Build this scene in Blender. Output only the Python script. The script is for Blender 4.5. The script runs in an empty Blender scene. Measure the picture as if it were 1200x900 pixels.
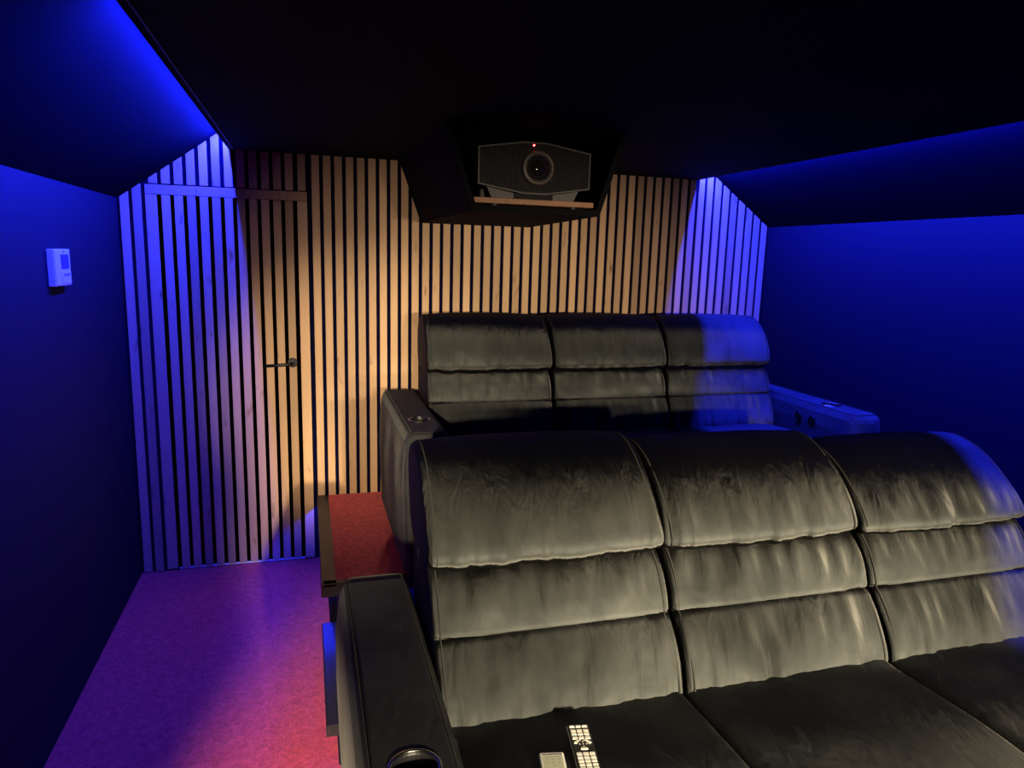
import bpy, bmesh, math, random
from mathutils import Vector, Matrix, noise

random.seed(7)
scene = bpy.context.scene
COL = scene.collection

# ------------------------------------------------------------------ camera
RIGHT = Vector((0.9607, -0.2762, 0.0284))
DOWN = Vector((-0.0220, -0.1777, -0.9838))
FWD = Vector((0.2768, 0.9445, -0.1768))
FWD.normalize()
RIGHT = (RIGHT - FWD * RIGHT.dot(FWD)).normalized()
UP = RIGHT.cross(FWD).normalized()
cam_d = bpy.data.cameras.new('camera')
cam_d.sensor_width = 36.0
cam_d.lens = 826.48 / 1200 * 36.0
cam_d.clip_start = 0.05
cam = bpy.data.objects.new('camera', cam_d)
COL.objects.link(cam)
cam.matrix_world = Matrix(((RIGHT.x, UP.x, -FWD.x, 0.0), (RIGHT.y, UP.y, -FWD.y, 0.0),
                           (RIGHT.z, UP.z, -FWD.z, 1.70), (0, 0, 0, 1)))
scene.camera = cam

# ------------------------------------------------------------------ world, exposure, lamps
w = bpy.data.worlds.new('world')
scene.world = w
w.use_nodes = True
w.node_tree.nodes['Background'].inputs[0].default_value = (0.02, 0.02, 0.04, 1)
w.node_tree.nodes['Background'].inputs[1].default_value = 0.0
scene.view_settings.view_transform = 'Standard'
scene.view_settings.look = 'None'
scene.view_settings.gamma = 1.0
scene.view_settings.use_curve_mapping = False
scene.view_settings.exposure = 0.0

BLUE = (0.012, 0.022, 1.0)
WARM = (1.0, 0.83, 0.56)


def lamp_strip(name, loc, direction, length, width, energy, axis='Y', color=BLUE, spread=180):
    ld = bpy.data.lights.new(name, 'AREA')
    ld.shape = 'RECTANGLE'
    ld.size = width
    ld.size_y = length
    ld.energy = energy
    ld.color = color
    ld.spread = math.radians(spread)
    o = bpy.data.objects.new(name, ld)
    COL.objects.link(o)
    d = Vector(direction).normalized()
    yv = Vector((0, 1, 0)) if axis == 'Y' else Vector((1, 0, 0))
    xv = yv.cross(-d).normalized()
    o.matrix_world = Matrix(((xv.x, yv.x, -d.x, loc[0]), (xv.y, yv.y, -d.y, loc[1]),
                             (xv.z, yv.z, -d.z, loc[2]), (0, 0, 0, 1)))
    return o


def lamp_spot(name, loc, target, energy, angle, blend, radius, color=WARM):
    ld = bpy.data.lights.new(name, 'SPOT')
    ld.energy = energy
    ld.color = color
    ld.spot_size = math.radians(angle)
    ld.spot_blend = blend
    ld.shadow_soft_size = radius
    o = bpy.data.objects.new(name, ld)
    COL.objects.link(o)
    d = (Vector(target) - Vector(loc)).normalized()
    o.rotation_euler = d.to_track_quat('-Z', 'Y').to_euler()
    o.location = loc
    return o


# room numbers (metres)
XL, XR = -0.868, 2.776          # side walls
YB = 3.896                      # back wall
YS = 3.884                      # front of the slats
YF = -2.4                       # front (screen) wall
ZK = 1.928                      # top of the knee walls
SL = 0.714                      # rise of the sloped ceilings
ZC = 2.185                      # underside of the flat ceiling panel
CL, CR = -0.355, 2.262          # edges of that panel

# cove strips sit in the slots between panel and slopes
lamp_strip('cove_light_left', (CL - 0.0065, 2.88, ZC + 0.062), (-1, 0, -0.9), 1.96, 0.006, 145.0)
lamp_strip('cove_light_right', (CR + 0.013, 2.35, ZC + 0.062), (1, 0, -0.9), 3.0, 0.008, 220.0)
# strips under the step nosings
lamp_strip('nosing_light_upper', (0.060, 3.33, 0.331), (-1, 0, -0.6), 1.08, 0.006, 9.0)
lamp_strip('nosing_light_tread', (0.060, 2.46, 0.141), (-1, 0, -0.6), 0.6, 0.006, 0.7)
lamp_strip('nosing_light_upper_front', (0.40, 2.802, 0.331), (0, -1, -0.9), 0.68, 0.006, 3.0, axis='X')
lamp_strip('nosing_light_tread_front', (0.064, 2.166, 0.141), (0, -1, -0.9), 0.05, 0.006, 0.30, axis='X')
# unseen warm lamps at the screen end of the room: narrow spots on the slats, one down the aisle, plus added fill spots
for lx, tx in ((0.60, 0.72), (1.10, 1.12), (1.60, 1.52)):
    lamp_spot('screen_end_wall_spot', (lx, -1.9, 1.76), (tx, 3.9, 1.10), 350, 28, 1.0, 0.035)
for lx, tx in ((0.40, 0.50), (1.10, 1.15), (1.80, 1.75)):  # added fill spots, unseen, to brighten the front sofa alone
    lamp_spot('seat_fill_spot', (lx, -1.9, 1.50), (tx, 1.55, 0.70), 1550, 21, 1.0, 0.035)
lamp_spot('screen_end_aisle_spot', (-0.70, -1.9, 1.98), (0.34, 3.9, 0.92), 1150, 18, 1.0, 0.035)
lamp_spot('floor_fill_spot', (-0.82, -1.6, 1.70), (0.00, 1.55, 0.20), 1250, 19, 1.0, 0.035)  # added fill spot, unseen, to brighten the near aisle floor and arm side

# ------------------------------------------------------------------ materials
def new_mat(name):
    m = bpy.data.materials.new(name)
    m.use_nodes = True
    nt = m.node_tree
    return m, nt, nt.nodes['Principled BSDF']


def simple(name, col, rough=0.6, metal=0.0, spec=0.5, bump=0.0, bscale=200.0):
    m, nt, b = new_mat(name)
    b.inputs['Base Color'].default_value = (*col, 1)
    b.inputs['Roughness'].default_value = rough
    b.inputs['Metallic'].default_value = metal
    b.inputs['Specular IOR Level'].default_value = spec
    tc = nt.nodes.new('ShaderNodeTexCoord')
    n = nt.nodes.new('ShaderNodeTexNoise')
    n.inputs['Scale'].default_value = bscale
    nt.links.new(tc.outputs['Object'], n.inputs['Vector'])
    if bump > 0:
        bp = nt.nodes.new('ShaderNodeBump')
        bp.inputs['Strength'].default_value = bump
        bp.inputs['Distance'].default_value = 0.002
        nt.links.new(n.outputs['Fac'], bp.inputs['Height'])
        nt.links.new(bp.outputs['Normal'], b.inputs['Normal'])
    mx = nt.nodes.new('ShaderNodeMix')
    mx.data_type = 'RGBA'
    mx.inputs['A'].default_value = (*[c * 0.93 for c in col], 1)
    mx.inputs['B'].default_value = (*[min(1, c * 1.07) for c in col], 1)
    nt.links.new(n.outputs['Fac'], mx.inputs['Factor'])
    nt.links.new(mx.outputs['Result'], b.inputs['Base Color'])
    return m


def ramp_mix(nt, fac, a, c):
    mx = nt.nodes.new('ShaderNodeMix')
    mx.data_type = 'RGBA'
    mx.inputs['A'].default_value = (*a, 1)
    mx.inputs['B'].default_value = (*c, 1)
    nt.links.new(fac, mx.inputs['Factor'])
    return mx.outputs['Result']


def wood_mat(name, a, c, dark, scale=(40, 40, 1.6)):
    m, nt, b = new_mat(name)
    tc = nt.nodes.new('ShaderNodeTexCoord')
    oi = nt.nodes.new('ShaderNodeObjectInfo')
    ad = nt.nodes.new('ShaderNodeVectorMath')
    ad.operation = 'ADD'
    sc = nt.nodes.new('ShaderNodeVectorMath')
    sc.operation = 'SCALE'
    sc.inputs[0].default_value = (13.1, 7.7, 31.3)
    nt.links.new(oi.outputs['Random'], sc.inputs['Scale'])
    nt.links.new(tc.outputs['Object'], ad.inputs[0])
    nt.links.new(sc.outputs[0], ad.inputs[1])
    mp = nt.nodes.new('ShaderNodeMapping')
    mp.inputs['Scale'].default_value = scale
    nt.links.new(ad.outputs[0], mp.inputs['Vector'])
    n = nt.nodes.new('ShaderNodeTexNoise')
    n.inputs['Scale'].default_value = 3.0
    n.inputs['Detail'].default_value = 6
    n.inputs['Distortion'].default_value = 1.2
    nt.links.new(mp.outputs[0], n.inputs['Vector'])
    base = ramp_mix(nt, n.outputs['Fac'], a, c)
    # board-to-board tone
    hv = nt.nodes.new('ShaderNodeHueSaturation')
    mr = nt.nodes.new('ShaderNodeMapRange')
    mr.inputs['To Min'].default_value = 0.72
    mr.inputs['To Max'].default_value = 1.12
    nt.links.new(oi.outputs['Random'], mr.inputs['Value'])
    nt.links.new(mr.outputs[0], hv.inputs['Value'])
    nt.links.new(base, hv.inputs['Color'])
    # small knots and streaks
    v = nt.nodes.new('ShaderNodeTexNoise')
    v.inputs['Scale'].default_value = 1.0
    mp2 = nt.nodes.new('ShaderNodeMapping')
    mp2.inputs['Scale'].default_value = (22, 22, 7)
    nt.links.new(ad.outputs[0], mp2.inputs['Vector'])
    nt.links.new(mp2.outputs[0], v.inputs['Vector'])
    cr = nt.nodes.new('ShaderNodeValToRGB')
    cr.color_ramp.elements[0].position = 0.66
    cr.color_ramp.elements[1].position = 0.80
    nt.links.new(v.outputs['Fac'], cr.inputs['Fac'])
    mx = nt.nodes.new('ShaderNodeMix')
    mx.data_type = 'RGBA'
    mx.inputs['B'].default_value = (*dark, 1)
    nt.links.new(cr.outputs['Color'], mx.inputs['Factor'])
    nt.links.new(hv.outputs['Color'], mx.inputs['A'])
    nt.links.new(mx.outputs['Result'], b.inputs['Base Color'])
    b.inputs['Roughness'].default_value = 0.55
    b.inputs['Specular IOR Level'].default_value = 0.3
    bp = nt.nodes.new('ShaderNodeBump')
    bp.inputs['Strength'].default_value = 0.15
    bp.inputs['Distance'].default_value = 0.001
    nt.links.new(n.outputs['Fac'], bp.inputs['Height'])
    nt.links.new(bp.outputs['Normal'], b.inputs['Normal'])
    return m


def velvet_mat(name, a, c, sheen, wr=0.35, nap_tilt=0.77):
    m, nt, b = new_mat(name)
    tc = nt.nodes.new('ShaderNodeTexCoord')
    n = nt.nodes.new('ShaderNodeTexNoise')
    n.inputs['Scale'].default_value = 7.0
    n.inputs['Detail'].default_value = 5
    n.inputs['Roughness'].default_value = 0.62
    n.inputs['Distortion'].default_value = 0.6
    nt.links.new(tc.outputs['Object'], n.inputs['Vector'])
    cr = nt.nodes.new('ShaderNodeValToRGB')
    cr.color_ramp.elements[0].position = 0.32
    cr.color_ramp.elements[1].position = 0.70
    nt.links.new(n.outputs['Fac'], cr.inputs['Fac'])
    colr = ramp_mix(nt, cr.outputs['Color'], a, c)
    nt.links.new(colr, b.inputs['Base Color'])
    b.inputs['Roughness'].default_value = 0.85
    b.inputs['Specular IOR Level'].default_value = 0.12
    b.inputs['Sheen Weight'].default_value = sheen
    b.inputs['Sheen Roughness'].default_value = 0.45
    b.inputs['Sheen Tint'].default_value = (0.9, 0.9, 0.82, 1)
    # fine creases running down the cloth
    mp = nt.nodes.new('ShaderNodeMapping')
    mp.inputs['Scale'].default_value = (26, 7, 7)
    nt.links.new(tc.outputs['Object'], mp.inputs['Vector'])
    n2 = nt.nodes.new('ShaderNodeTexNoise')
    n2.inputs['Scale'].default_value = 1.0
    n2.inputs['Detail'].default_value = 3
    n2.inputs['Distortion'].default_value = 0.8
    nt.links.new(mp.outputs[0], n2.inputs['Vector'])
    # shading normals tilted back as if the pile were combed, to darken tops; amount set per part
    ge = nt.nodes.new('ShaderNodeNewGeometry')
    nap = nt.nodes.new('ShaderNodeVectorMath')
    nap.operation = 'ADD'
    nap.inputs[1].default_value = (0.0, nap_tilt, 0.0)
    nt.links.new(ge.outputs['Normal'], nap.inputs[0])
    nn = nt.nodes.new('ShaderNodeVectorMath')
    nn.operation = 'NORMALIZE'
    nt.links.new(nap.outputs[0], nn.inputs[0])
    bp = nt.nodes.new('ShaderNodeBump')
    nt.links.new(nn.outputs[0], bp.inputs['Normal'])
    bp.inputs['Strength'].default_value = wr
    bp.inputs['Distance'].default_value = 0.012
    nt.links.new(n2.outputs['Fac'], bp.inputs['Height'])
    n3 = nt.nodes.new('ShaderNodeTexNoise')
    n3.inputs['Scale'].default_value = 420
    nt.links.new(tc.outputs['Object'], n3.inputs['Vector'])
    bp2 = nt.nodes.new('ShaderNodeBump')
    bp2.inputs['Strength'].default_value = 0.25
    bp2.inputs['Distance'].default_value = 0.001
    nt.links.new(n3.outputs['Fac'], bp2.inputs['Height'])
    nt.links.new(bp.outputs['Normal'], bp2.inputs['Normal'])
    nt.links.new(bp2.outputs['Normal'], b.inputs['Normal'])
    return m


def carpet_mat():
    m, nt, b = new_mat('red_carpet')
    tc = nt.nodes.new('ShaderNodeTexCoord')
    n = nt.nodes.new('ShaderNodeTexNoise')
    n.inputs['Scale'].default_value = 150
    n.inputs['Detail'].default_value = 4
    nt.links.new(tc.outputs['Object'], n.inputs['Vector'])
    n2 = nt.nodes.new('ShaderNodeTexNoise')
    n2.inputs['Scale'].default_value = 38
    n2.inputs['Detail'].default_value = 5
    n2.inputs['Distortion'].default_value = 1.0
    nt.links.new(tc.outputs['Object'], n2.inputs['Vector'])
    mu = nt.nodes.new('ShaderNodeMath')
    mu.operation = 'MULTIPLY_ADD'
    mu.inputs[1].default_value = 0.5
    nt.links.new(n.outputs['Fac'], mu.inputs[0])
    mu2 = nt.nodes.new('ShaderNodeMath')
    mu2.operation = 'MULTIPLY'
    mu2.inputs[1].default_value = 0.5
    nt.links.new(n2.outputs['Fac'], mu2.inputs[0])
    nt.links.new(mu2.outputs[0], mu.inputs[2])
    cr = nt.nodes.new('ShaderNodeValToRGB')
    cr.color_ramp.elements[0].position = 0.36
    cr.color_ramp.elements[1].position = 0.64
    nt.links.new(mu.outputs[0], cr.inputs['Fac'])
    colr = ramp_mix(nt, cr.outputs['Color'], (0.52, 0.034, 0.040), (0.94, 0.105, 0.085))
    nt.links.new(colr, b.inputs['Base Color'])
    b.inputs['Roughness'].default_value = 1.0
    b.inputs['Specular IOR Level'].default_value = 0.05
    b.inputs['Sheen Weight'].default_value = 0.15
    bp = nt.nodes.new('ShaderNodeBump')
    bp.inputs['Strength'].default_value = 0.8
    bp.inputs['Distance'].default_value = 0.006
    nt.links.new(mu.outputs[0], bp.inputs['Height'])
    nt.links.new(bp.outputs['Normal'], b.inputs['Normal'])
    return m


def emit_mat(name, col, strength):
    m, nt, b = new_mat(name)
    b.inputs['Base Color'].default_value = (0.02, 0.02, 0.02, 1)
    b.inputs['Emission Color'].default_value = (*col, 1)
    b.inputs['Emission Strength'].default_value = strength
    return m


M = {}
M['wall'] = simple('navy_wall_paint', (0.0016, 0.0017, 0.0135), 0.75, spec=0.25, bump=0.15, bscale=160)
M['felt'] = simple('dark_blue_felt', (0.0008, 0.0008, 0.0075), 1.0, spec=0.03, bump=0.5, bscale=420)
M['black'] = simple('matt_black_ceiling', (0.0035, 0.0032, 0.005), 0.9, spec=0.1, bump=0.2, bscale=300)
M['backing'] = simple('black_acoustic_felt', (0.0035, 0.0035, 0.02), 1.0, spec=0.02, bump=0.4, bscale=380)
M['slat'] = wood_mat('pale_oak_slat', (0.68, 0.43, 0.235), (0.53, 0.31, 0.160), (0.26, 0.13, 0.065))
M['board'] = wood_mat('shelf_oak', (0.30, 0.150, 0.082), (0.22, 0.10, 0.054), (0.14, 0.06, 0.035), scale=(1.6, 40, 40))
M['velvet'] = velvet_mat('charcoal_velvet', (0.046, 0.050, 0.048), (0.088, 0.092, 0.088), 0.08, 0.32)
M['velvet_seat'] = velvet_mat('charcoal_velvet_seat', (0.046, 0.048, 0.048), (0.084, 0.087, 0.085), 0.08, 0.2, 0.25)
M['velvet_arm'] = velvet_mat('charcoal_velvet_arm', (0.046, 0.048, 0.046), (0.088, 0.090, 0.086), 0.08, 0.10, 0.20)
M['piping'] = simple('charcoal_piping', (0.035, 0.034, 0.031), 0.9, spec=0.1)
M['carpet'] = carpet_mat()
M['trim'] = simple('anthracite_nosing', (0.035, 0.035, 0.045), 0.45, 0.3)
M['chrome'] = simple('polished_steel', (0.62, 0.60, 0.56), 0.22, 1.0)
M['cup'] = simple('black_cup_plastic', (0.008, 0.008, 0.009), 0.4)
M['handle'] = simple('black_door_metal', (0.016, 0.016, 0.02), 0.32, 0.7)
M['plastic_black'] = simple('black_plastic', (0.010, 0.009, 0.010), 0.42)
M['plastic_white'] = simple('white_plastic', (0.78, 0.76, 0.68), 0.45)
M['button'] = simple('ivory_button', (0.80, 0.77, 0.66), 0.5)
M['lcd'] = simple('grey_lcd', (0.42, 0.44, 0.33), 0.3)
M['lcd_dark'] = simple('dark_lcd', (0.10, 0.10, 0.16), 0.2)
M['print'] = simple('grey_print', (0.20, 0.20, 0.18), 0.6)
M['proj_frame'] = simple('graphite_projector_frame', (0.052, 0.046, 0.047), 0.5, spec=0.3)
M['proj_body'] = simple('black_projector_body', (0.004, 0.004, 0.005), 0.6, spec=0.15)
M['proj_fin'] = simple('charcoal_grille_fin', (0.018, 0.015, 0.020), 0.6, spec=0.2)
M['proj_grey'] = simple('grey_projector_plate', (0.075, 0.064, 0.070), 0.55, spec=0.3)
M['lens'] = simple('dark_lens_glass', (0.008, 0.007, 0.008), 0.06, spec=0.8)
M['lens_ring'] = simple('bronze_lens_ring', (0.072, 0.052, 0.047), 0.42, 0.1, spec=0.4)
M['red_led'] = emit_mat('red_standby_led', (1.0, 0.03, 0.03), 40.0)
M['led_tape'] = emit_mat('blue_led_tape', (0.03, 0.05, 1.0), 3.0)

# ------------------------------------------------------------------ builders
def obj(name, me, mat=None, parent=None, loc=None, smooth=False):
    o = bpy.data.objects.new(name, me)
    COL.objects.link(o)
    if mat is not None and len(me.materials) == 0:
        me.materials.append(mat)
    if parent is not None:
        o.parent = parent
    if loc is not None:
        o.location = loc
    if smooth:
        for p in me.polygons:
            p.use_smooth = True
    return o


def tag(o, label=None, cat=None, group=None, kind=None):
    if label:
        o['label'] = label
    if cat:
        o['category'] = cat
    if group:
        o['group'] = group
    if kind:
        o['kind'] = kind
    return o


def empty(name, loc=(0, 0, 0), rz=0.0):
    o = bpy.data.objects.new(name, None)
    COL.objects.link(o)
    o.location = loc
    o.rotation_euler = (0, 0, rz)
    o.empty_display_size = 0.1
    return o


def mesh(name, verts, faces):
    me = bpy.data.meshes.new(name)
    me.from_pydata([tuple(v) for v in verts], [], faces)
    bm = bmesh.new()
    bm.from_mesh(me)
    bmesh.ops.recalc_face_normals(bm, faces=bm.faces)
    bm.to_mesh(me)
    bm.free()
    return me


def box(name, x0, x1, y0, y1, z0, z1, bev=0.0, seg=2):
    bm = bmesh.new()
    bmesh.ops.create_cube(bm, size=1.0)
    for v in bm.verts:
        v.co = Vector(((x0 + x1) / 2 + v.co.x * (x1 - x0), (y0 + y1) / 2 + v.co.y * (y1 - y0),
                       (z0 + z1) / 2 + v.co.z * (z1 - z0)))
    if bev > 0:
        bmesh.ops.bevel(bm, geom=bm.edges[:], offset=bev, segments=seg, profile=0.5, affect='EDGES')
    me = bpy.data.meshes.new(name)
    bm.to_mesh(me)
    bm.free()
    return me


def prism(name, poly, axis, a, b, bev=0.0, seg=2):
    """extrude a closed 2D polygon: axis 'Y' -> poly in (x,z), axis 'X' -> (y,z), axis 'Z' -> (x,y)"""
    def p3(p, t):
        if axis == 'Y':
            return (p[0], t, p[1])
        if axis == 'X':
            return (t, p[0], p[1])
        return (p[0], p[1], t)
    n = len(poly)
    verts = [p3(p, a) for p in poly] + [p3(p, b) for p in poly]
    faces = [tuple(range(n)), tuple(range(2 * n - 1, n - 1, -1))]
    faces += [(i, (i + 1) % n, n + (i + 1) % n, n + i) for i in range(n)]
    me = mesh(name, verts, faces)
    if bev > 0:
        bm = bmesh.new()
        bm.from_mesh(me)
        bmesh.ops.bevel(bm, geom=bm.edges[:], offset=bev, segments=seg, profile=0.5, affect='EDGES')
        bm.to_mesh(me)
        bm.free()
    return me


def lathe(name, prof, n=32, axis='Z', center=(0, 0, 0), closed=False):
    """prof: list of (radius, height)"""
    verts, faces = [], []
    for r, h in prof:
        for k in range(n):
            a = 2 * math.pi * k / n
            c, s = r * math.cos(a), r * math.sin(a)
            if axis == 'Z':
                verts.append((center[0] + c, center[1] + s, center[2] + h))
            elif axis == 'Y':
                verts.append((center[0] + c, center[1] + h, center[2] + s))
            else:
                verts.append((center[0] + h, center[1] + c, center[2] + s))
    m = len(prof)
    for i in range(m - 1 + (1 if closed else 0)):
        j = (i + 1) % m
        for k in range(n):
            faces.append((i * n + k, i * n + (k + 1) % n, j * n + (k + 1) % n, j * n + k))
    if not closed:
        faces.append(tuple(range(n - 1, -1, -1)))
        faces.append(tuple((m - 1) * n + k for k in range(n)))
    return mesh(name, verts, faces)


def tube(name, pts, r, n=6, closed=False):
    pts = [Vector(p) for p in pts]
    verts, faces = [], []
    m = len(pts)
    for i, p in enumerate(pts):
        a = pts[(i - 1) % m] if (closed or i > 0) else pts[i]
        b = pts[(i + 1) % m] if (closed or i < m - 1) else pts[i]
        t = (b - a).normalized()
        ref = Vector((1, 0, 0)) if abs(t.x) < 0.85 else Vector((0, 0, 1))
        u = t.cross(ref).normalized()
        v = t.cross(u).normalized()
        for k in range(n):
            an = 2 * math.pi * k / n
            verts.append(p + u * (r * math.cos(an)) + v * (r * math.sin(an)))
    rng = m if closed else m - 1
    for i in range(rng):
        j = (i + 1) % m
        for k in range(n):
            faces.append((i * n + k, i * n + (k + 1) % n, j * n + (k + 1) % n, j * n + k))
    if not closed:
        faces.append(tuple(range(n)))
        faces.append(tuple((m - 1) * n + k for k in range(n - 1, -1, -1)))
    return mesh(name, verts, faces)


def catmull(pts, per):
    out = []
    n = len(pts)
    for i in range(n):
        p0, p1, p2, p3 = (Vector(pts[(i + k - 1) % n]) for k in range(4))
        for s in range(per):
            t = s / per
            out.append(0.5 * ((2 * p1) + (-p0 + p2) * t + (2 * p0 - 5 * p1 + 4 * p2 - p3) * t * t
                              + (-p0 + 3 * p1 - 3 * p2 + p3) * t ** 3))
    return out


def join_meshes(name, mes):
    bm = bmesh.new()
    for me in mes:
        bm.from_mesh(me)
    me = bpy.data.meshes.new(name)
    bm.to_mesh(me)
    bm.free()
    return me


# ------------------------------------------------------------------ the room
def struct(name, me, mat, label=None):
    o = obj(name, me, mat)
    o['kind'] = 'structure'
    if label:
        o['label'] = label
    return o


struct('floor', box('floor', XL - 0.1, XR + 0.1, YF, YB + 0.1, -0.06, 0.0), M['carpet'],
       'carpeted aisle floor, red where the warm lamps reach')
struct('wall_left', box('wall_left', XL - 0.12, XL, YF, YB + 0.1, 0.0, ZK), M['wall'],
       'dark navy painted knee wall holding the control panel')
struct('wall_right', box('wall_right', XR, XR + 0.12, YF, YB + 0.1, 0.0, ZK), M['wall'],
       'plain dark navy knee wall beside the rear sofa')
struct('wall_front', box('wall_front', XL - 0.12, XR + 0.12, YF - 0.1, YF, -0.06, 2.6), M['black'],
       'black wall at the screen end of the room')
wall_back = struct('wall_back', prism('wall_back', [(XL, 0.0), (XR, 0.0), (XR, ZK), (XR - 0.62, ZK + 0.62 * SL),
                                                    (XL + 0.62, ZK + 0.62 * SL), (XL, ZK)], 'Y', YB, YB + 0.1),
                   M['backing'], 'black felt back wall faced with pale vertical wooden slats')
# sloped ceilings (slabs), roof above and the dropped flat panel
DX = 0.62
struct('ceiling_slope_left', prism('slope', [(XL, ZK), (XL + DX, ZK + DX * SL), (XL + DX, ZK + DX * SL + 0.1),
                                             (XL - 0.12, ZK + 0.1), (XL - 0.12, ZK)], 'Y', YF, YB), M['felt'],
       'felt covered sloping ceiling above the control panel wall')
struct('ceiling_slope_right', prism('slope', [(XR, ZK), (XR + 0.12, ZK), (XR + 0.12, ZK + 0.1),
                                              (XR - DX, ZK + DX * SL + 0.1), (XR - DX, ZK + DX * SL)], 'Y', YF, YB),
       M['felt'], 'felt covered sloping ceiling above the plain navy wall')
struct('ceiling_roof', box('roof', XL + DX, XR - DX, YF, YB + 0.1, ZK + DX * SL, ZK + DX * SL + 0.1), M['black'],
       'black roof deck above the dropped ceiling panel')
ceil = struct('ceiling', box('ceiling', CL, CR, YF, YS - 0.001, ZC, ZC + 0.04), M['black'],
              'flat matt black dropped ceiling panel with lit side slots')
obj('edge_bead', box('edge_bead', CL + 0.022, CL + 0.026, YF, YS - 0.004, ZC - 0.003, ZC), M['trim'], ceil)
obj('edge_bead', box('edge_bead', CR - 0.026, CR - 0.022, YF, YS - 0.004, ZC - 0.003, ZC), M['trim'], ceil)
# end stops of the left slot: the slope is boxed out towards the screen
struct('ceiling_bulkhead', prism('bulkhead', [(XL + 0.001, ZK - 0.02), (CL - 0.002, ZK - 0.02 + (CL - XL) * SL),
                                              (CL - 0.002, ZK - 0.002 + (CL - XL) * SL), (XL + 0.001, ZK - 0.002)],
                                 'Y', YF, 1.60), M['black'], 'black boxed-out section of the left sloping ceiling')

# LED tapes glued in the slots
for nm, x, y0, y1, lab in (('led_strip', CL - 0.004, 1.90, 3.86, 'blue LED strip in the ceiling slot over the control panel wall'),
                           ('led_strip', CR + 0.004, 0.86, 3.86, 'blue LED strip in the ceiling slot over the plain navy wall')):
    o = obj(nm, box('tape', x - 0.004, x + 0.004, y0, y1, ZC + 0.066, ZC + 0.072), M['led_tape'])
    tag(o, lab, 'light strip', 'blue LED strips')

# ------------------------------------------------------------------ slat wall
SW = 0.0385


def slope_z(x):
    return min(ZK + (x - XL) * SL, ZK + (XR - x) * SL, ZC + 0.085) - 0.002


def slat_mesh(x, w, z0, z1=None):
    """a slat with its own bottom centre as origin; top follows the sloping ceiling"""
    h = w / 2
    zl = (slope_z(x - h) if z1 is None else z1) - z0
    zr = (slope_z(x + h) if z1 is None else z1) - z0
    poly = [(-h, 0), (h, 0), (h, zr), (-h, zl)]
    if z1 is None and zl > 2.2 - z0 and zr > 2.2 - z0:
        poly = [(-h, 0), (h, 0), (h, 2.262 - z0), (-h, 2.262 - z0)]
    return prism('slat', poly, 'Y', 0.0, YB - YS + 0.0005, 0.0012, 1)


cache = {}


def slat(x_left, parent, z0, z1=None, w=SW, name='slat'):
    x = x_left + w / 2
    key = (round(w, 4), round(z0, 3), z1) if (z1 is not None or slope_z(x - w / 2) > 2.2 and slope_z(x + w / 2) > 2.2) else None
    if key is not None and key in cache:
        me = cache[key]
    else:
        me = slat_mesh(x, w, z0, z1)
        if key is not None:
            cache[key] = me
    o = obj(name, me, M['slat'], parent)
    base = Vector((x, YS, z0)) - (parent.location if parent else Vector())
    o.location = base
    return o


for xl in (-0.857, -0.801):
    slat(xl, wall_back, 0.004)
above = [-0.726] + [-0.669 + 0.0575 * i for i in range(11)] + [-0.0325]
for xl in above:
    slat(xl, wall_back, 2.004)
n_right = 47
pitch = (2.7288 - 0.036) / n_right
for i in range(n_right + 1):
    xl = 0.036 + pitch * i
    slat(xl, wall_back, 0.004, w=SW if i < n_right else 0.036)

# door in the slat wall
door = empty('door_1', (-0.366, YB - 0.0005, 0.0))
tag(door, 'slatted wooden door flush in the slat wall with black lever handle', kind='structure')
leaf = obj('leaf', box('leaf', -0.374, 0.374, 0.0005, 0.03, 0.006, 1.998), M['backing'], door)
for i in range(11):
    o = slat(-0.672 + 0.0575 * i, door, 0.014, 1.951)
slat(-0.744, door, 0.010, 1.951, w=0.051, name='stile')
slat(-0.037, door, 0.010, 1.951, w=0.049, name='stile')
rail = obj('top_rail', box('top_rail', -0.378, 0.378, YS - YB + 0.0005, 0.0, 1.953, 1.999, 0.0012, 1), M['slat'], door)
kick = obj('bottom_seal', box('bottom_seal', -0.32, 0.325, -0.006, 0.0, 0.004, 0.0135), M['plastic_white'], door)
hd = obj('handle', lathe('rosette', [(0.026, 0.0), (0.026, -0.006), (0.024, -0.009), (0.011, -0.009), (0.010, -0.045)], 28, 'Y'),
         M['handle'], door, (0.286, YS - YB, 1.116), smooth=False)
lev = [(0.0, -0.046, 0.0), (-0.006, -0.050, -0.001), (-0.02, -0.052, -0.003), (-0.07, -0.052, -0.006), (-0.135, -0.051, -0.009)]
obj('lever', tube('lever', lev, 0.0085, 10), M['handle'], hd, smooth=True)

# ------------------------------------------------------------------ platforms with nosings
ZU, ZT = 0.37, 0.18
up = empty('riser_platform', (0.05, 2.77, 0.0))
tag(up, 'high red carpeted riser under the rear sofa', kind='structure')


def rel(o, p):
    o.location = -Vector(p.location)
    return o


rel(obj('carcass', box('carcass', 0.092, XR - 0.002, 2.825, YB - 0.002, 0.0, ZU - 0.012), M['black'], up), up)
rel(obj('carpet', box('carpet', 0.088, XR - 0.002, 2.80, YS - 0.004, ZU - 0.012, ZU, 0.003, 1), M['carpet'], up), up)


def nosing_profile(x0, x1, zt, drop, ribs=5):
    """top ribbed strip with a front lip, polygon in (x,z)"""
    pts = [(x0, zt - drop), (x0, zt - 0.004), (x0 + 0.004, zt)]
    wv = (x1 - x0 - 0.010) / ribs
    for i in range(ribs):
        a = x0 + 0.006 + i * wv
        pts += [(a, zt), (a + wv * 0.15, zt - 0.0022), (a + wv * 0.45, zt - 0.0022), (a + wv * 0.6, zt)]
    pts += [(x1, zt), (x1, zt - 0.011), (x0 + 0.008, zt - 0.011), (x0 + 0.008, zt - drop)]
    return pts


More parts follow.
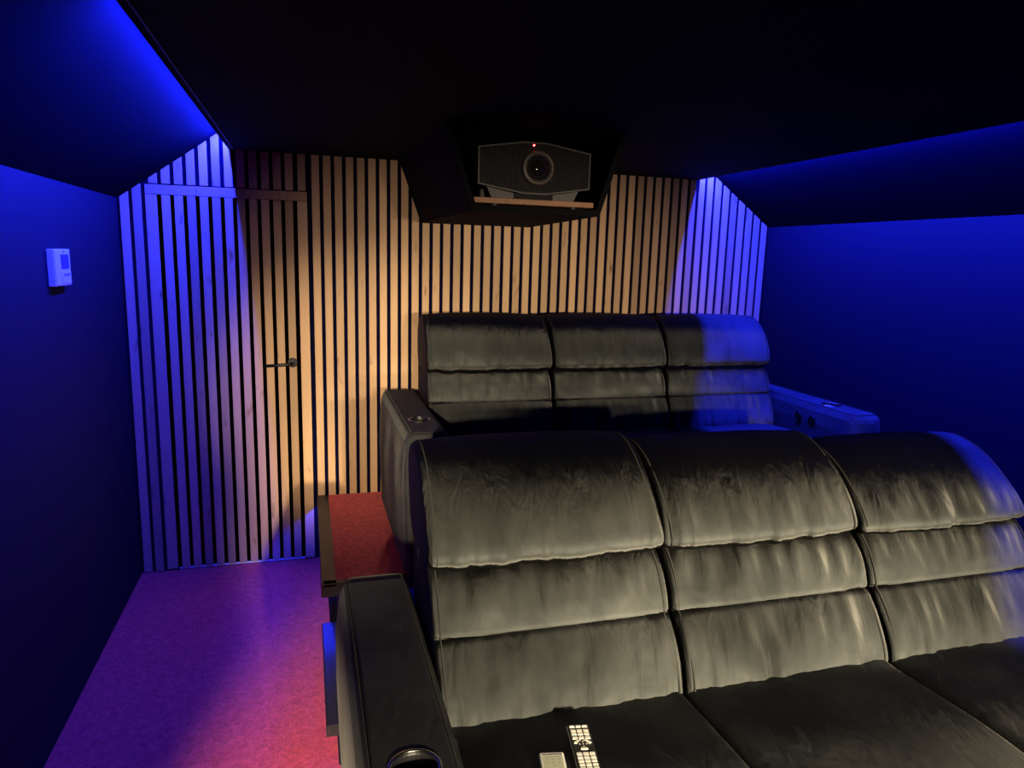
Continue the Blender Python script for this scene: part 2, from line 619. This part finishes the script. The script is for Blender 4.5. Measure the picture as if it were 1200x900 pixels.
nos_u = [(0.030, ZU - 0.055), (0.030, ZU - 0.003), (0.033, ZU + 0.001), (0.090, ZU + 0.001), (0.090, ZU - 0.011), (0.040, ZU - 0.011),
         (0.040, ZU - 0.055)]
rel(obj('side_nosing', prism('side_nosing', nos_u, 'Y', 2.77, YS - 0.004), M['trim'], up), up)
nos_f = [(2.770, ZU - 0.055), (2.770, ZU - 0.003), (2.773, ZU + 0.001), (2.802, ZU + 0.001), (2.802, ZU - 0.011), (2.780, ZU - 0.011), (2.780, ZU - 0.055)]
rel(obj('front_nosing', prism('front_nosing', nos_f, 'X', 0.0405, XR - 0.002), M['trim'], up), up)
rel(obj('side_riser', box('side_riser', 0.070, 0.0915, 2.81, YS - 0.004, 0.001, ZU - 0.012), M['black'], up), up)
rel(obj('front_riser', box('front_riser', 0.070, XR - 0.002, 2.812, 2.8245, ZT + 0.001, ZU - 0.012), M['wall'], up), up)
o = rel(obj('light_strip', box('light_strip', 0.0415, 0.0475, 2.80, YS - 0.01, ZU - 0.024, ZU - 0.018), M['led_tape'], up), up)

lo = empty('step_platform', (0.05, 2.14, 0.0))
tag(lo, 'low red carpeted platform under the front sofa with a metal edged tread', kind='structure')
rel(obj('carcass', box('carcass', 0.096, XR - 0.002, 0.55, 2.81, 0.0, ZT - 0.012), M['black'], lo), lo)
rel(obj('carpet', box('carpet', 0.096, XR - 0.002, 0.55, 2.811, ZT - 0.012, ZT, 0.003, 1), M['carpet'], lo), lo)
rel(obj('tread_nosing', prism('tread_nosing', nosing_profile(0.030, 0.088, ZT + 0.001, 0.042), 'Y', 2.14, 2.811), M['trim'], lo), lo)
rel(obj('tread_carpet', box('tread_carpet', 0.088, 0.0958, 2.16, 2.811, ZT - 0.012, ZT, 0.002, 1), M['carpet'], lo), lo)
rel(obj('nosing_end', box('nosing_end', 0.0385, 0.0958, 2.14, 2.150, ZT - 0.041, ZT - 0.0105), M['trim'], lo), lo)
rel(obj('tread_carcass', box('tread_carcass', 0.070, 0.0955, 2.176, 2.811, 0.0, ZT - 0.012), M['wall'], lo), lo)

# ------------------------------------------------------------------ sofas
def cushion(name, ctrl, x0, x1, nu=40, per=6, r=0.03, puff=0.010, wr=0.0, seed=0.0, zb=None, fine=0.0):
    prof = catmull(ctrl, per)
    n = len(prof)
    area = sum(prof[i].x * prof[(i + 1) % n].y - prof[(i + 1) % n].x * prof[i].y for i in range(n))
    sg = 1.0 if area > 0 else -1.0
    nrm = []
    for i in range(n):
        t = (prof[(i + 1) % n] - prof[i - 1])
        nn = Vector((t.y, -t.x)) * sg
        nrm.append(nn.normalized())
    cen = sum(prof, Vector((0, 0))) / n
    us = []
    k = 7
    for i in range(k):
        us.append(r * (1 - math.cos(math.pi / 2 * i / k)))
    L = x1 - x0
    mid = nu - 2 * k
    us += [r + (L - 2 * r) * i / mid for i in range(mid + 1)]
    us += [L - v for v in reversed(us[:k])]
    verts, faces = [], []
    for d in us:
        e = min(d, L - d)
        ins = 0.0
        if e < r:
            s = 1 - e / r
            ins = r * (1 - math.sqrt(max(0.0, 1 - s * s)))
        q = 2 * d / L - 1
        pf = puff * (1 - abs(q) ** 3)
        for i in range(n):
            off = -ins + pf
            p = prof[i]
            if wr > 0 and nrm[i].x < 0.35:
                a = noise.noise(Vector((d * 15 + seed, p.y * 4.0 + p.x * 2, seed * 1.7)))
                b = noise.noise(Vector((d * 42 + seed * 3, p.y * 8.0, 3.1 + seed)))
                wgt = 0.13
                if zb is not None:
                    for zc, wd in zb:
                        wgt += 1.1 * math.exp(-((p.y - zc) / wd) ** 2)
                off += wr * wgt * (a * 0.8 + b * 0.55)
            if fine > 0:
                off += fine * noise.noise(Vector((d * 5 + seed, p.x * 5, p.y * 5)))
            c = p + nrm[i] * off
            if ins > 0:
                c = c * 1.0
            verts.append((x0 + d, c.x, c.y))
    m = len(us)
    for i in range(m - 1):
        for j in range(n):
            faces.append((i * n + j, (i + 1) * n + j, (i + 1) * n + (j + 1) % n, i * n + (j + 1) % n))
    for side, row, xx in ((0, 0, x0), (1, m - 1, x1)):
        prev = [row * n + j for j in range(n)]
        for f in (0.66, 0.33):
            ring = []
            for j in range(n):
                v = verts[row * n + j]
                verts.append((xx, cen.x + (v[1] - cen.x) * f, cen.y + (v[2] - cen.y) * f))
                ring.append(len(verts) - 1)
            for j in range(n):
                faces.append((prev[j], prev[(j + 1) % n], ring[(j + 1) % n], ring[j]))
            prev = ring
        verts.append((xx, cen.x, cen.y))
        c = len(verts) - 1
        for j in range(n):
            faces.append((prev[j], prev[(j + 1) % n], c))
    me = mesh(name, verts, faces)
    for p in me.polygons:
        p.use_smooth = True
    return me, prof, nrm


def arm_mesh(w, flip, yb_):
    """armrest with its inner bottom edge on x=0, growing to +x*w; y from front to back"""
    y0, y1, z1 = -0.575, yb_, 0.632
    prof = [(0.0, 0.055), (0.0, 0.54), (0.006, 0.600), (0.020, z1 - 0.003), (0.032, z1), (w - 0.032, z1), (w - 0.014, z1 - 0.008),
            (w - 0.002, z1 - 0.035), (w + 0.006, 0.50), (w + 0.008, 0.35), (w, 0.055)]
    ys = [(y0, 0.045), (y0 + 0.006, 0.025), (y0 + 0.02, 0.009), (y0 + 0.045, 0.0)]
    ys += [(y0 + 0.045 + (y1 - y0 - 0.11) * i / 16, 0.0) for i in range(1, 17)]
    ys += [(y1 - 0.045, 0.003), (y1 - 0.022, 0.012), (y1 - 0.007, 0.028), (y1, 0.05)]
    verts, faces = [], []
    n = len(prof)
    cx = w / 2
    for k, (y, ins) in enumerate(ys):
        for x, z in prof:
            sx = (x - cx) / cx
            dz = ins * 0.9 if z > 0.56 else 0.0
            xx = x - ins * 0.55 * sx
            wob = 0.0025 * noise.noise(Vector((y * 6, z * 6, w * 50)))
            if 0.2 < z < 0.58:
                xx += wob * 2 * (1 if sx > 0 else -1)
            verts.append((xx * flip, y, z - dz))
    m = len(ys)
    for i in range(m - 1):
        for j in range(n):
            faces.append((i * n + j, i * n + (j + 1) % n, (i + 1) * n + (j + 1) % n, (i + 1) * n + j))
    faces.append(tuple(range(n)))
    faces.append(tuple((m - 1) * n + j for j in range(n)))
    me = mesh('armrest', verts, faces)
    return me


def bore(me, cx, cy, ztop, rad, depth):
    """sink a round well for the cup holder"""
    cut = lathe('cut', [(rad, 0.0), (rad, depth + 0.05)], 36, 'Z', (cx, cy, ztop - depth))
    a = bpy.data.objects.new('tmp_a', me)
    b = bpy.data.objects.new('tmp_b', cut)
    COL.objects.link(a)
    COL.objects.link(b)
    md = a.modifiers.new('b', 'BOOLEAN')
    md.operation = 'DIFFERENCE'
    md.solver = 'EXACT'
    md.object = b
    dg = bpy.context.evaluated_depsgraph_get()
    out = bpy.data.meshes.new_from_object(a.evaluated_get(dg))
    bpy.data.objects.remove(a)
    bpy.data.objects.remove(b)
    return out


def make_sofa(name, origin, label, half_in, arm_w, rec, seed, heads, arm_back, group='velvet recliner sofas'):
    s = empty(name, origin)
    tag(s, label, 'sofa', group)
    unit = 2 * half_in / 3

    def sh(pts):
        return [(y + rec * max(0.0, z - 0.44), z) for y, z in pts]

    # backs
    lum = sh([(0.014, 0.425), (-0.006, 0.447), (-0.010, 0.48), (-0.001, 0.525), (0.018, 0.570), (0.040, 0.606), (0.0500, 0.6175), (0.0590, 0.6245),
              (0.0535, 0.6315), (0.054, 0.648), (0.060, 0.68), (0.076, 0.72), (0.105, 0.755), (0.15, 0.785), (0.22, 0.79), (0.26, 0.74), (0.24, 0.60), (0.20, 0.44), (0.10, 0.41)])
    head = sh([(0.150, 0.762), (0.098, 0.770), (0.070, 0.795), (0.072, 0.835), (0.098, 0.895), (0.145, 0.960), (0.205, 1.010), (0.275, 1.032),
               (0.345, 1.020), (0.392, 0.970), (0.405, 0.880), (0.385, 0.790), (0.33, 0.750), (0.24, 0.752)])
    seatp = [(0.06, 0.452), (-0.06, 0.464), (-0.25, 0.474), (-0.44, 0.470), (-0.525, 0.452), (-0.567, 0.415), (-0.578, 0.36), (-0.56, 0.315),
             (-0.45, 0.300), (-0.2, 0.300), (0.05, 0.305), (0.10, 0.38)]
    for i in range(3):
        x0 = -half_in + unit * i + 0.0005
        x1 = x0 + unit - 0.001
        me, pr, nr = cushion('backrest', lum, x0 + 0.0015, x1 - 0.0015, 62, 5, 0.016, 0.010, 0.0105, seed + i * 5.3,
                             [(0.47, 0.05), (0.70, 0.06), (0.56, 0.05)])
        b = obj('backrest', me, M['velvet'], s)
        # stitched seams down both sides and the cross seam
        for e in (0.017, unit - 0.026):
            pts = [(x0 + 0.004 + e, p.x + q.x * 0.0035, p.y + q.y * 0.0035) for p, q in zip(pr, nr) if q.x < 0.2 and 0.44 < p.y < 0.77]
            pts.sort(key=lambda p: p[2])
            obj('piping', tube('piping', pts, 0.0018, 6), M['piping'], b, smooth=True)
        me, pr, nr = cushion('headrest', [(y, 0.765 - heads[i][1] + (z - 0.765) * heads[i][0]) for y, z in head], x0, x1, 62, 6, 0.018, 0.012, 0.0095, seed + 40 + i * 3.7, [(0.80, 0.06)])
        h = obj('headrest', me, M['velvet'], s)
        for e in (0.021, unit - 0.024):
            pts = [(x0 + e, p.x + q.x * 0.0030, p.y + q.y * 0.0030) for p, q in zip(pr, nr) if q.x < 0.75 and p.y > 0.780 and p.x < 0.36 + rec * 0.6]
            pts.sort(key=lambda p: p[1] + p[2])
            obj('piping', tube('piping', pts, 0.0018, 6), M['piping'], h, smooth=True)
        me, pr, nr = cushion('seat_cushion', seatp, x0 + 0.001, x1 - 0.001, 40, 6, 0.030, 0.008, 0.0, seed + i, None, 0.004)
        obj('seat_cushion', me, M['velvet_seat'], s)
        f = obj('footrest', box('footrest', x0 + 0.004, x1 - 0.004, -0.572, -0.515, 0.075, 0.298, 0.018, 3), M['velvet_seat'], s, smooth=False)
    # frame parts
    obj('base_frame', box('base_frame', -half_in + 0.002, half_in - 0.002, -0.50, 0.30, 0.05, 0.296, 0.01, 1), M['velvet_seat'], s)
    shell = sh([(0.20, 0.30), (0.245, 0.44), (0.275, 0.62), (0.30, 0.745), (0.365, 0.745), (0.385, 0.60), (0.36, 0.30)])
    obj('back_shell', prism('back_shell', shell, 'X', -half_in + 0.006, half_in - 0.006, 0.008, 2), M['velvet'], s)
    for side in (-1, 1):
        me = arm_mesh(arm_w, side, arm_back)
        cy, cx = -0.318, side * arm_w * 0.50
        me = bore(me, cx, cy, 0.632, 0.0445, 0.07)
        a = obj('armrest', me, M['velvet_arm'], s, (side * (half_in + 0.001), 0, 0))
        # flat dark cover let into the top, bordered by piping
        xa, xb = 0.024, arm_w - 0.022
        ring = []
        ya, yb = -0.535, arm_back - 0.040
        for t in range(0, 25):
            ring.append((xa * side, ya + (yb - ya) * t / 24, 0.6318))
        ring += [((xa + 0.02) * side, yb + 0.014, 0.6285), ((xb - 0.02) * side, yb + 0.014, 0.6285)]
        for t in range(24, -1, -1):
            ring.append((xb * side, ya + (yb - ya) * t / 24, 0.6318))
        ring += [((xb - 0.02) * side, ya - 0.014, 0.6285), ((xa + 0.02) * side, ya - 0.014, 0.6285)]
        obj('piping', tube('piping', ring, 0.0020, 6, True), M['piping'], a, smooth=True)
        c = obj('cup_holder', lathe('cup_holder', [(0.044, -0.0685), (0.0440, 0.0005), (0.0435, 0.0005), (0.0415, -0.006), (0.040, -0.062), (0.0, -0.062)][:5] + [(0.002, -0.062)], 36, 'Z',
                                    (cx, cy, 0.632)), M['cup'], a, smooth=False)
        obj('rim', lathe('rim', [(0.0405, 0.0006), (0.0425, 0.0040), (0.0470, 0.0036), (0.0495, 0.0008)], 48, 'Z', (cx, cy, 0.632), closed=True), M['chrome'], a, smooth=True)
        for j, yy in enumerate((-0.196, -0.302)):
            bt = lathe('recliner_button', [(0.028, -0.001), (0.028, 0.003), (0.026, 0.006), (0.021, 0.006), (0.019, 0.0030), (0.0175, 0.0050), (0.008, 0.0080)],
                       28, 'X', (0, yy, 0.548))
            for v in bt.vertices:
                v.co.x = -v.co.x * side + 0.0018 * side
            obj('recliner_button', bt, M['handle'], a)
        for yy in (-0.50, 0.34):
            fx = side * arm_w / 2
            obj('foot', lathe('foot', [(0.018, 0.0), (0.022, 0.01), (0.026, 0.056)], 16, 'Z', (fx, yy, 0.0)), M['cup'], a)
    return s


sofa_b = make_sofa('recliner_sofa', (1.512, 3.262, ZU),
                   'charcoal velvet three-seat recliner sofa on the high riser against the slat wall', 0.963, 0.190, 0.0, 1.0, [(1.0, 0.0)] * 3, 0.425)
sofa_f = make_sofa('recliner_sofa', (1.207, 1.415, ZT),
                   'charcoal velvet three-seat recliner sofa with two remotes lying on its seat', 0.943, 0.198, 0.24, 11.0, [(0.95, 0.0), (0.88, 0.006), (0.80, 0.016)], 0.495)

# ------------------------------------------------------------------ projector box, shelf and projector
bx = empty('projector_housing', (0.855, 3.25, ZC))
tag(bx, 'black tapered ceiling box with an open niche around the projector', 'projector box')


def hexa(name, v8):
    return mesh(name, v8, [(0, 1, 2, 3), (7, 6, 5, 4), (0, 4, 5, 1), (1, 5, 6, 2), (2, 6, 7, 3), (3, 7, 4, 0)])


FY, BY = 2.64, YS - 0.002
ZB, ZTT = 1.868, ZC - 0.001
t_ = 0.022


def tl(z, y):      # outer left side x at height z
    return 0.600 - 0.115 * (z - ZB) / (ZTT - ZB)


def tr(z, y):
    k = (y - FY) / (BY - FY)
    return 1.112 + 0.10 * k + 0.10 * (z - ZB) / (ZTT - ZB)


def slabx(name, fa, fb, z0, z1, y0, y1):
    return hexa(name, [(fa(z0, y0), y0, z0), (fb(z0, y0), y0, z0), (fb(z0, y1), y1, z0), (fa(z0, y1), y1, z0),
                       (fa(z1, y0), y0, z1), (fb(z1, y0), y0, z1), (fb(z1, y1), y1, z1), (fa(z1, y1), y1, z1)])


rel(obj('side_panel', slabx('side_panel', tl, lambda z, y: tl(z, y) + t_, ZB, ZTT, FY, BY), M['black'], bx), bx)
rel(obj('side_panel', slabx('side_panel', lambda z, y: tr(z, y) - t_, tr, ZB, ZTT, FY, BY), M['black'], bx), bx)
rel(obj('bottom_panel', slabx('bottom_panel', lambda z, y: tl(z, y) + t_, lambda z, y: tr(z, y) - t_, ZB, ZB + t_, FY, BY), M['black'], bx), bx)
rel(obj('niche_back', slabx('niche_back', lambda z, y: tl(z, y) + t_, lambda z, y: tr(z, y) - t_, ZB + t_, ZTT, 3.36, 3.38), M['black'], bx), bx)

sh_x0, sh_x1 = 0.612, 1.098
shelf = rel(obj('shelf_board', box('board', sh_x0, sh_x1, 2.672, 3.20, 1.900, 1.921, 0.002, 1), M['board'], bx), bx)
shelf['label'] = 'oak board carrying the projector'
for x in (0.70, 1.02):
    for y in (2.70, 3.15):
        obj('foot', lathe('foot', [(0.016, 0.0), (0.018, 0.0095)], 16, 'Z', (x, y, ZB + t_)), M['plastic_black'], shelf)

PX, PY, PZ = 0.872, 2.735, 2.045
pj = empty('projector', (PX, PY, 1.921))
tag(pj, 'graphite home cinema projector with hexagonal ribbed front and large lens', 'projector')


def hexpoly(w, he, hc, cx=0.0, cz=0.0, top=0.045):
    return [(cx - w, cz - he), (cx - top, cz - hc), (cx + top, cz - hc), (cx + w, cz - he), (cx + w, cz + he), (cx + top, cz + hc), (cx - top, cz + hc), (cx - w, cz + he)]


def pput(name, me, mat, parent=pj, smooth=False):
    o = obj(name, me, mat, parent, smooth=smooth)
    return o


dz = PZ - 1.921
pput('body', prism('body', hexpoly(0.226, 0.066, 0.094, 0, dz), 'Y', 0.012, 0.44, 0.004, 2), M['proj_body'])
outer, inner = hexpoly(0.231, 0.070, 0.099, 0, dz), hexpoly(0.225, 0.065, 0.093, 0, dz)
fv = [(x, 0.0, z) for x, z in outer] + [(x, 0.0, z) for x, z in inner] + [(x, 0.014, z) for x, z in outer] + [(x, 0.014, z) for x, z in inner]
ff = []
for i in range(8):
    j = (i + 1) % 8
    ff += [(i, j, 8 + j, 8 + i), (16 + i, 24 + i, 24 + j, 16 + j), (i, 16 + i, 16 + j, j), (8 + i, 8 + j, 24 + j, 24 + i)]
pput('front_frame', mesh('front_frame', fv, ff), M['proj_frame'])
nf = 66
for i in range(nf):
    x = -0.222 + 0.444 * i / (nf - 1)
    ax = abs(x)
    hh = 0.093 if ax < 0.045 else 0.093 - (ax - 0.045) / (0.225 - 0.045) * 0.028
    if ax < 0.067:
        g = math.sqrt(0.068 ** 2 - x * x)
        if hh - g < 0.004:
            continue
        for sgn in (-1, 1):
            pput('fin', box('fin', x - 0.0013, x + 0.0013, 0.004, 0.0119, dz + min(sgn * g, sgn * hh), dz + max(sgn * g, sgn * hh)), M['proj_fin'])
    else:
        pput('fin', box('fin', x - 0.0013, x + 0.0013, 0.004, 0.0119, dz - hh, dz + hh), M['proj_fin'])
lc = (0.012, dz + 0.002)
ring = pput('lens_ring', lathe('lens_ring', [(0.052, -0.006), (0.056, -0.010), (0.066, -0.004), (0.068, 0.012), (0.052, 0.012)], 48, 'Y', (lc[0], 0, lc[1]), closed=True), M['lens_ring'], smooth=True)
barrel = pput('lens_barrel', lathe('lens_barrel', [(0.052, 0.0115), (0.0515, -0.004), (0.047, -0.004), (0.043, 0.006), (0.040, 0.001), (0.035, 0.008), (0.031, 0.004), (0.028, 0.0115)], 48, 'Y', (lc[0], 0, lc[1]), closed=True), M['proj_fin'])
obj('front_lens', lathe('front_lens', [(0.030, 0.0115), (0.029, 0.006), (0.022, 0.001), (0.012, -0.002), (0.003, -0.003)], 40, 'Y', (lc[0], 0, lc[1])), M['lens'], barrel, smooth=True)
pput('standby_light', lathe('standby_light', [(0.0032, 0.0), (0.0032, -0.002), (0.0015, -0.0032)], 14, 'Y', (-0.008, 0.0035, dz + 0.0865)), M['red_led'])
for sx in (-1, 1):
    pl = [(sx * 0.082, 0.002), (sx * 0.168, 0.002), (sx * 0.190, dz - 0.077), (sx * 0.082, dz - 0.096)]
    pput('skirt_plate', prism('skirt_plate', pl, 'Y', 0.018, 0.040), M['proj_grey'])
    fo = pput('foot', lathe('foot', [(0.015, 0.0), (0.017, 0.006), (0.010, 0.010), (0.010, 0.045)], 18, 'Z', (sx * 0.186, 0.11, 0.0)), M['proj_grey'])
for i in range(20):
    x = -0.079 + 0.158 * i / 19
    pput('skirt_fin', box('skirt_fin', x - 0.002, x + 0.002, 0.020, 0.032, 0.006, dz - 0.0965), M['proj_fin'])
pput('skirt_backing', box('skirt_backing', -0.0815, 0.0815, 0.032, 0.040, 0.002, dz - 0.095), M['proj_body'])

# ------------------------------------------------------------------ wall control panel
cp = empty('wall_control_panel', (XL, 2.93, 1.552))
tag(cp, 'small white control panel with screen and keypad on the navy wall', 'control panel')
obj('body', box('body', 0.0005, 0.024, -0.088, 0.088, 0.0, 0.131, 0.003, 2), M['plastic_white'], cp)
obj('side_band', box('side_band', 0.0235, 0.0262, -0.084, -0.040, 0.004, 0.127, 0.001, 1), M['plastic_white'], cp)
obj('screen', box('screen', 0.0235, 0.0250, -0.018, 0.068, 0.060, 0.112), M['lcd_dark'], cp)
fl = obj('keypad_flap', box('keypad_flap', 0.0235, 0.0262, -0.020, 0.080, 0.006, 0.050, 0.001, 1), M['plastic_white'], cp)
for k in range(3):
    obj('key', box('key', 0.0260, 0.0275, 0.0 + k * 0.024, 0.016 + k * 0.024, 0.034, 0.044, 0.0006, 1), M['print'], fl)
obj('status_light', lathe('status_light', [(0.004, 0.0235), (0.004, 0.0255)], 12, 'X', (0, 0.018, 0.121)), M['lcd_dark'], cp)

# ------------------------------------------------------------------ remotes on the front sofa's seat
SZ = 0.0
for ch in sofa_f.children:
    if ch.name.startswith('seat_cushion'):
        for v in ch.data.vertices:
            p = v.co + sofa_f.location
            if 0.42 < p.x < 0.63 and 1.10 < p.y < 1.37:
                SZ = max(SZ, p.z)
SZ += 0.0005


def place_remote(o, far_mid, near_mid, z):
    a, b = Vector((*far_mid, 0)), Vector((*near_mid, 0))
    d = (a - b).normalized()
    o.location = (b.x, b.y, z)
    o.rotation_euler = (0, 0, math.atan2(d.y, d.x) - math.pi / 2)


# black remote: origin at its far end centre, +y away from the screen end
rc = empty('remote_control')
tag(rc, 'slim black remote control with many ivory buttons on the sofa seat', 'remote control')
far = Vector((0.5579, 1.3092, SZ))
place_remote(rc, (0.5579, 1.3092), (0.5314, 1.1657), SZ)
Lr = 0.205
d = (Vector((0.577, 1.354, 0)) - Vector((0.5505, 1.2105, 0))).normalized()
rc.location = far - d * Lr
W = 0.0245
obj('case', box('case', -W, W, 0, Lr, 0.0, 0.017, 0.004, 3), M['plastic_black'], rc)
obj('side_strip', box('side_strip', -W - 0.0012, -W + 0.0006, 0.004, Lr - 0.004, 0.006, 0.0135), M['chrome'], rc)


def keys(y, h, n=3, w=0.0115, gap=0.0138, name='button', z=0.0172):
    for k in range(n):
        x = (k - (n - 1) / 2) * gap
        obj(name, box(name, x - w / 2, x + w / 2, y - h, y, z - 0.001, z + 0.0016, 0.0008, 1), M['button'], rc)


yy = Lr - 0.006
keys(yy, 0.0065)
yy -= 0.0135
for r_ in range(2):
    keys(yy, 0.0085)
    yy -= 0.0098
yy -= 0.003
keys(yy, 0.0085)
yy -= 0.020
for k, (a0, a1) in enumerate(((100, 165), (15, 80), (245, 295))):
    pts_o, pts_i = [], []
    for q in range(9):
        a = math.radians(a0 + (a1 - a0) * q / 8)
        pts_o.append((0.0195 * math.cos(a), yy - 0.006 + 0.0165 * math.sin(a)))
        pts_i.append((0.0135 * math.cos(a), yy - 0.006 + 0.0105 * math.sin(a)))
    obj('corner_button', prism('corner_button', pts_o + pts_i[::-1], 'Z', 0.0165, 0.0188), M['button'], rc)
obj('direction_pad', lathe('direction_pad', [(0.0115, 0.0165), (0.0115, 0.0185), (0.0105, 0.019)], 28, 'Z', (0, yy - 0.006, 0)), M['plastic_black'], rc)
for ax, ay in ((0, 0.0075), (0, -0.0075), (0.0075, 0), (-0.0075, 0), (0, 0)):
    obj('direction_mark', lathe('direction_mark', [(0.0014, 0.0189), (0.0012, 0.0196)], 8, 'Z', (ax, yy - 0.006 + ay, 0)), M['button'], rc)
yy -= 0.030
for r_ in range(6):
    keys(yy, 0.0082)
    yy -= 0.0108

# ivory air-conditioner remote
wr_ = empty('remote_control')
tag(wr_, 'ivory remote control with a pale display beside the black remote', 'remote control')
d2 = (Vector((0.4865, 1.2815, 0)) - Vector((0.4725, 1.2285, 0))).normalized()
d2 = Vector((0.20, 1.0, 0)).normalized()
L2 = 0.135
p2 = Vector((0.4714, 1.2371, SZ)) - d2 * L2
wr_.location = p2
wr_.rotation_euler = (0, 0, math.atan2(d2.y, d2.x) - math.pi / 2)
obj('case', box('case', -0.0262, 0.0262, 0, L2, 0.0, 0.019, 0.005, 3), M['plastic_white'], wr_)
obj('display', box('display', -0.0205, 0.0205, L2 - 0.062, L2 - 0.011, 0.0185, 0.0195), M['lcd'], wr_)
obj('display_bar', box('display_bar', -0.0205, 0.0205, L2 - 0.0125, L2 - 0.0105, 0.0185, 0.0200), M['print'], wr_)
for r_, (n_, y_) in enumerate(((1, 0.017), (3, 0.024), (3, 0.033), (1, 0.042))):
    for k in range(n_):
        x = (k - (n_ - 1) / 2) * 0.0125
        hw = 0.015 if (n_ == 1 and r_ == 0) else 0.0028
        obj('display_mark', box('display_mark', x - hw, x + hw, L2 - y_ - 0.0014, L2 - y_, 0.0194, 0.0197), M['print'], wr_)
for r_ in range(3):
    for k in range(2):
        x = (k - 0.5) * 0.02
        obj('button', box('button', x - 0.0075, x + 0.0075, 0.014 + r_ * 0.018, 0.024 + r_ * 0.018, 0.0185, 0.0205, 0.001, 1), M['proj_grey'], wr_)
